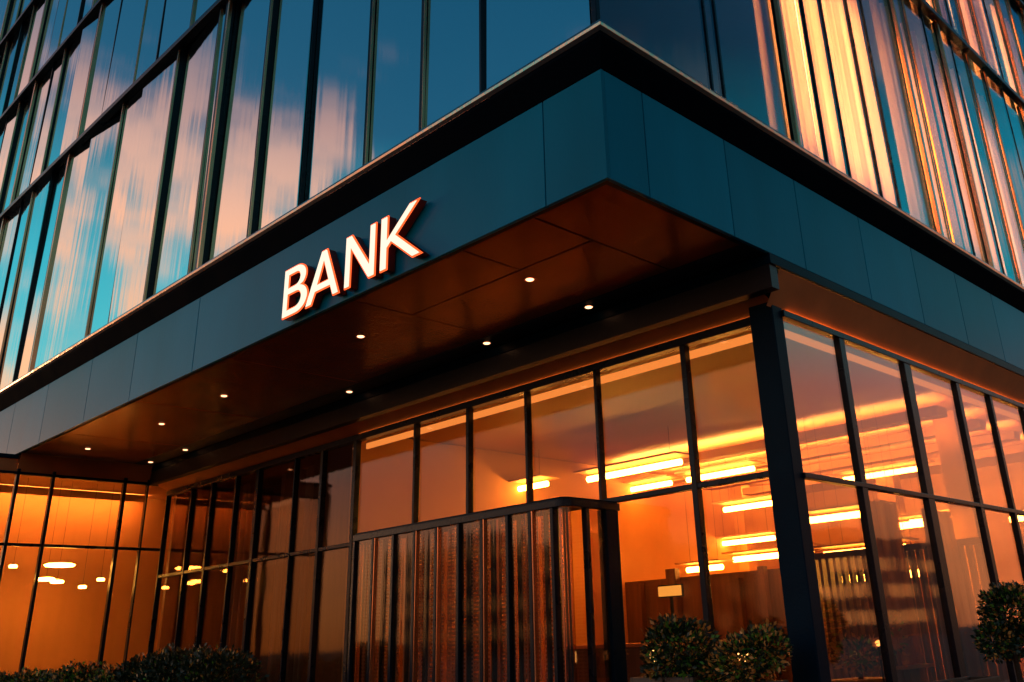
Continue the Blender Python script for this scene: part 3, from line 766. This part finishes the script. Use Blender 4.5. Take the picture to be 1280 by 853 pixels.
bush('shrub', (-1.30, 2.12, GZ+.74), [(0,0,.28,.36,.26,.26), (-.12,0,.42,.16,.16,.14), (.22,0,.12,.18,.16,.14), (-.2,0,.12,.18,.16,.14)], 3600, .05, 'round dark shrub with tips coloured as warmly lit in planter right of the entrance', 'shrub', gold=.16)
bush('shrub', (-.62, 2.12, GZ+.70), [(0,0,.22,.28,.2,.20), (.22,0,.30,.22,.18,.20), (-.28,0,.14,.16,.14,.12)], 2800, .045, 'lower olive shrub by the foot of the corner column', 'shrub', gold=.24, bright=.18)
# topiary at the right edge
t = bush('topiary_tree', (.78, 4.45, GZ), [(.02,.06,1.22,.25,.28,.25), (-.06,-.20,.98,.17,.19,.16), (.03,.12,.96,.19,.2,.16)], 5200, .045, 'clipped dark topiary tree with tips coloured as warmly lit at the right picture edge', 'topiary', gold=.13, stems=False)
m = MB(); m.tube([(0,0,.0), (.01,.0,.5), (0,0,1.1)], [.035,.03,.02], 8); m.build('trunk', BARK, t)
planter(.35, 4.30, .16, .42, .66, 'low dark planter with pale rim behind the topiary trunk')
# hedge of separate bushes at left
HB = [(-13.4,.35,.42,.95),(-12.4,.40,.42,.98),(-11.5,.30,.40,.94),(-10.6,.40,.45,1.06),(-9.75,.55,.40,.98),(-9.0,.62,.44,1.10),(-8.15,.66,.48,1.20),(-7.3,.75,.5,1.16),(-14.4,-.2,.42,.92)]
hl = ['leftmost-but-one bush of the hedge under the wing','bush with green tips third from the hedge left end','bush in the hedge left of the flowering one','tall bush with reddish tips coloured as warmly lit mid-hedge','bush with a bright green patch in the hedge','dark bush right of the bright green one','taller dark bush before the recess','darkest tallest bush at the right end of the hedge','bush at the left picture edge end of the hedge']
for (x, y, r, h), lb in zip(HB, hl):
    g = random.uniform(.06, .2); 
    if x > -9.3: g = .02
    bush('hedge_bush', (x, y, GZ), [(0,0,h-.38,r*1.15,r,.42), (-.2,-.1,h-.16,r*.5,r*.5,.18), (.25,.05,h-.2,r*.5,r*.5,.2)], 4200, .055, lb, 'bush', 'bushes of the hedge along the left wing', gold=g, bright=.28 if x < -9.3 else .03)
# small plants inside the right facade
bush('potted_plant', (-.62, 4.15, 1.12), [(0,0,.22,.24,.24,.16)], 260, .07, 'small golden-leaved plant behind the first right bay', 'plant', gold=.6)
bush('potted_plant', (-.62, 5.0, 1.20), [(0,0,.30,.12,.14,.26), (0,-.15,.42,.1,.1,.1)], 160, .06, 'thin branching plant on the side table in the second right bay', 'plant', gold=.6)
t = empty('side_table', (-.65, 5.15, GZ), 'small table with a lit edge inside the second bay of the right facade', 'table')
m = MB(); m.box(-.2,-.34,.72,.2,.34,.75); m.build('tabletop', COVE, t, bevel=.004)
m = MB(); m.box(-.16,-.12,.0,.12,.10,.718); m.build('leg', IWDK, t)
box_t = empty('side_table', (-.65, 4.15, GZ), 'low cabinet carrying the golden-leaved plant in the first right bay', 'table')
m = MB(); m.box(-.2,-.3,0,.2,.3,.64); m.build('body', IWDK, box_t, bevel=.005)
m = MB(); m.box(-.22,-.32,.641,.22,.32,.67); m.build('tabletop', COVE, box_t, bevel=.004)
# reception counter
t = empty('reception_counter', (-5.2, 6.4, GZ), 'long walnut counter inside the hall behind the entrance glass', 'counter')
m = MB(); m.box(-1.6,-.3,0,1.6,.3,1.0); m.build('body', IWDK, t, bevel=.01)
m = MB(); m.box(-1.65,-.36,1.001,1.65,.36,1.05); m.build('countertop', COVE, t, bevel=.006)
# small globes
for x, y, z, r, lb in [(-1.82,2.42,1.42,.055,'bright round lamp left of the round shrub'),(-.78,2.36,1.40,.05,'round lamp glowing through the olive shrub'),(-.42,4.2,1.44,.03,'small lamp above the cabinet plant'),(-.6,6.55,1.72,.04,'small lamp left of the topiary tree')]:
    t = empty('globe_lamp', (x, y, z), lb, 'lamp', 'small globe lamps by the glass')
    m = MB(); m.tube([(0,0,-r*.98),(0,0,-r*.7),(0,0,-r*.2),(0,0,r*.3),(0,0,r*.75),(0,0,r*.98)], [r*.2,r*.71,r*.98,r*.95,r*.66,r*.15], 16); m.build('globe', GLOBE, t, smooth=True)
    m = MB(); m.tube([(0,0,GZ-z),(0,0,-r)], .012, 8); m.build('stem', NAVYM, t)

# ------------------------------------------------------------------ blocks across the streets (they show in the glass)
def tower(x, y, wx, wy, h, label):
    t = empty('office_block', (x, y, GZ-.14), label, 'building', 'office blocks across the street')
    m = MB(); m.box(-wx, -wy, 0, wx, wy, h); m.build('wall', TOWER, t)
    m = MB(); zz = 1.6
    while zz < h-1.5:
        for s_ in (-1, 1):
            n = int(wx*2/2.4)
            for k in range(n):
                if random.random() < .6: xx = -wx+.6+k*2.4; m.box(xx, s_*wy-.03, zz, xx+1.5, s_*wy+.03, zz+1.5)
            n = int(wy*2/2.4)
            for k in range(n):
                if random.random() < .6: yy = -wy+.6+k*2.4; m.box(s_*wx-.03, yy, zz, s_*wx+.03, yy+1.5, zz+1.5)
        zz += 3.2
    m.build('windows', TWIN, t)
    m = MB(); m.box(-wx*.5, -wy*.4, h, wx*.3, wy*.3, h+2.2); m.build('roof_house', TOWER, t)
tower(-95, -78, 10, 8, 13, 'low office block with lit windows across the road, left')
tower(-66, -74, 9, 8, 10, 'low office block across the road, middle')
tower(66, 120, 12, 10, 12, 'office block far across the side street')

# ------------------------------------------------------------------ output look
S.view_settings.view_transform = 'Standard'; S.view_settings.look = 'None'
S.view_settings.exposure = 0; S.view_settings.gamma = 1; S.view_settings.use_curve_mapping = False
S.render.engine = 'CYCLES'
S.cycles.max_bounces = 7; S.cycles.transparent_max_bounces = 16; S.cycles.glossy_bounces = 4; S.cycles.diffuse_bounces = 3
S.cycles.sample_clamp_indirect = 4; S.cycles.caustics_reflective = False; S.cycles.caustics_refractive = False
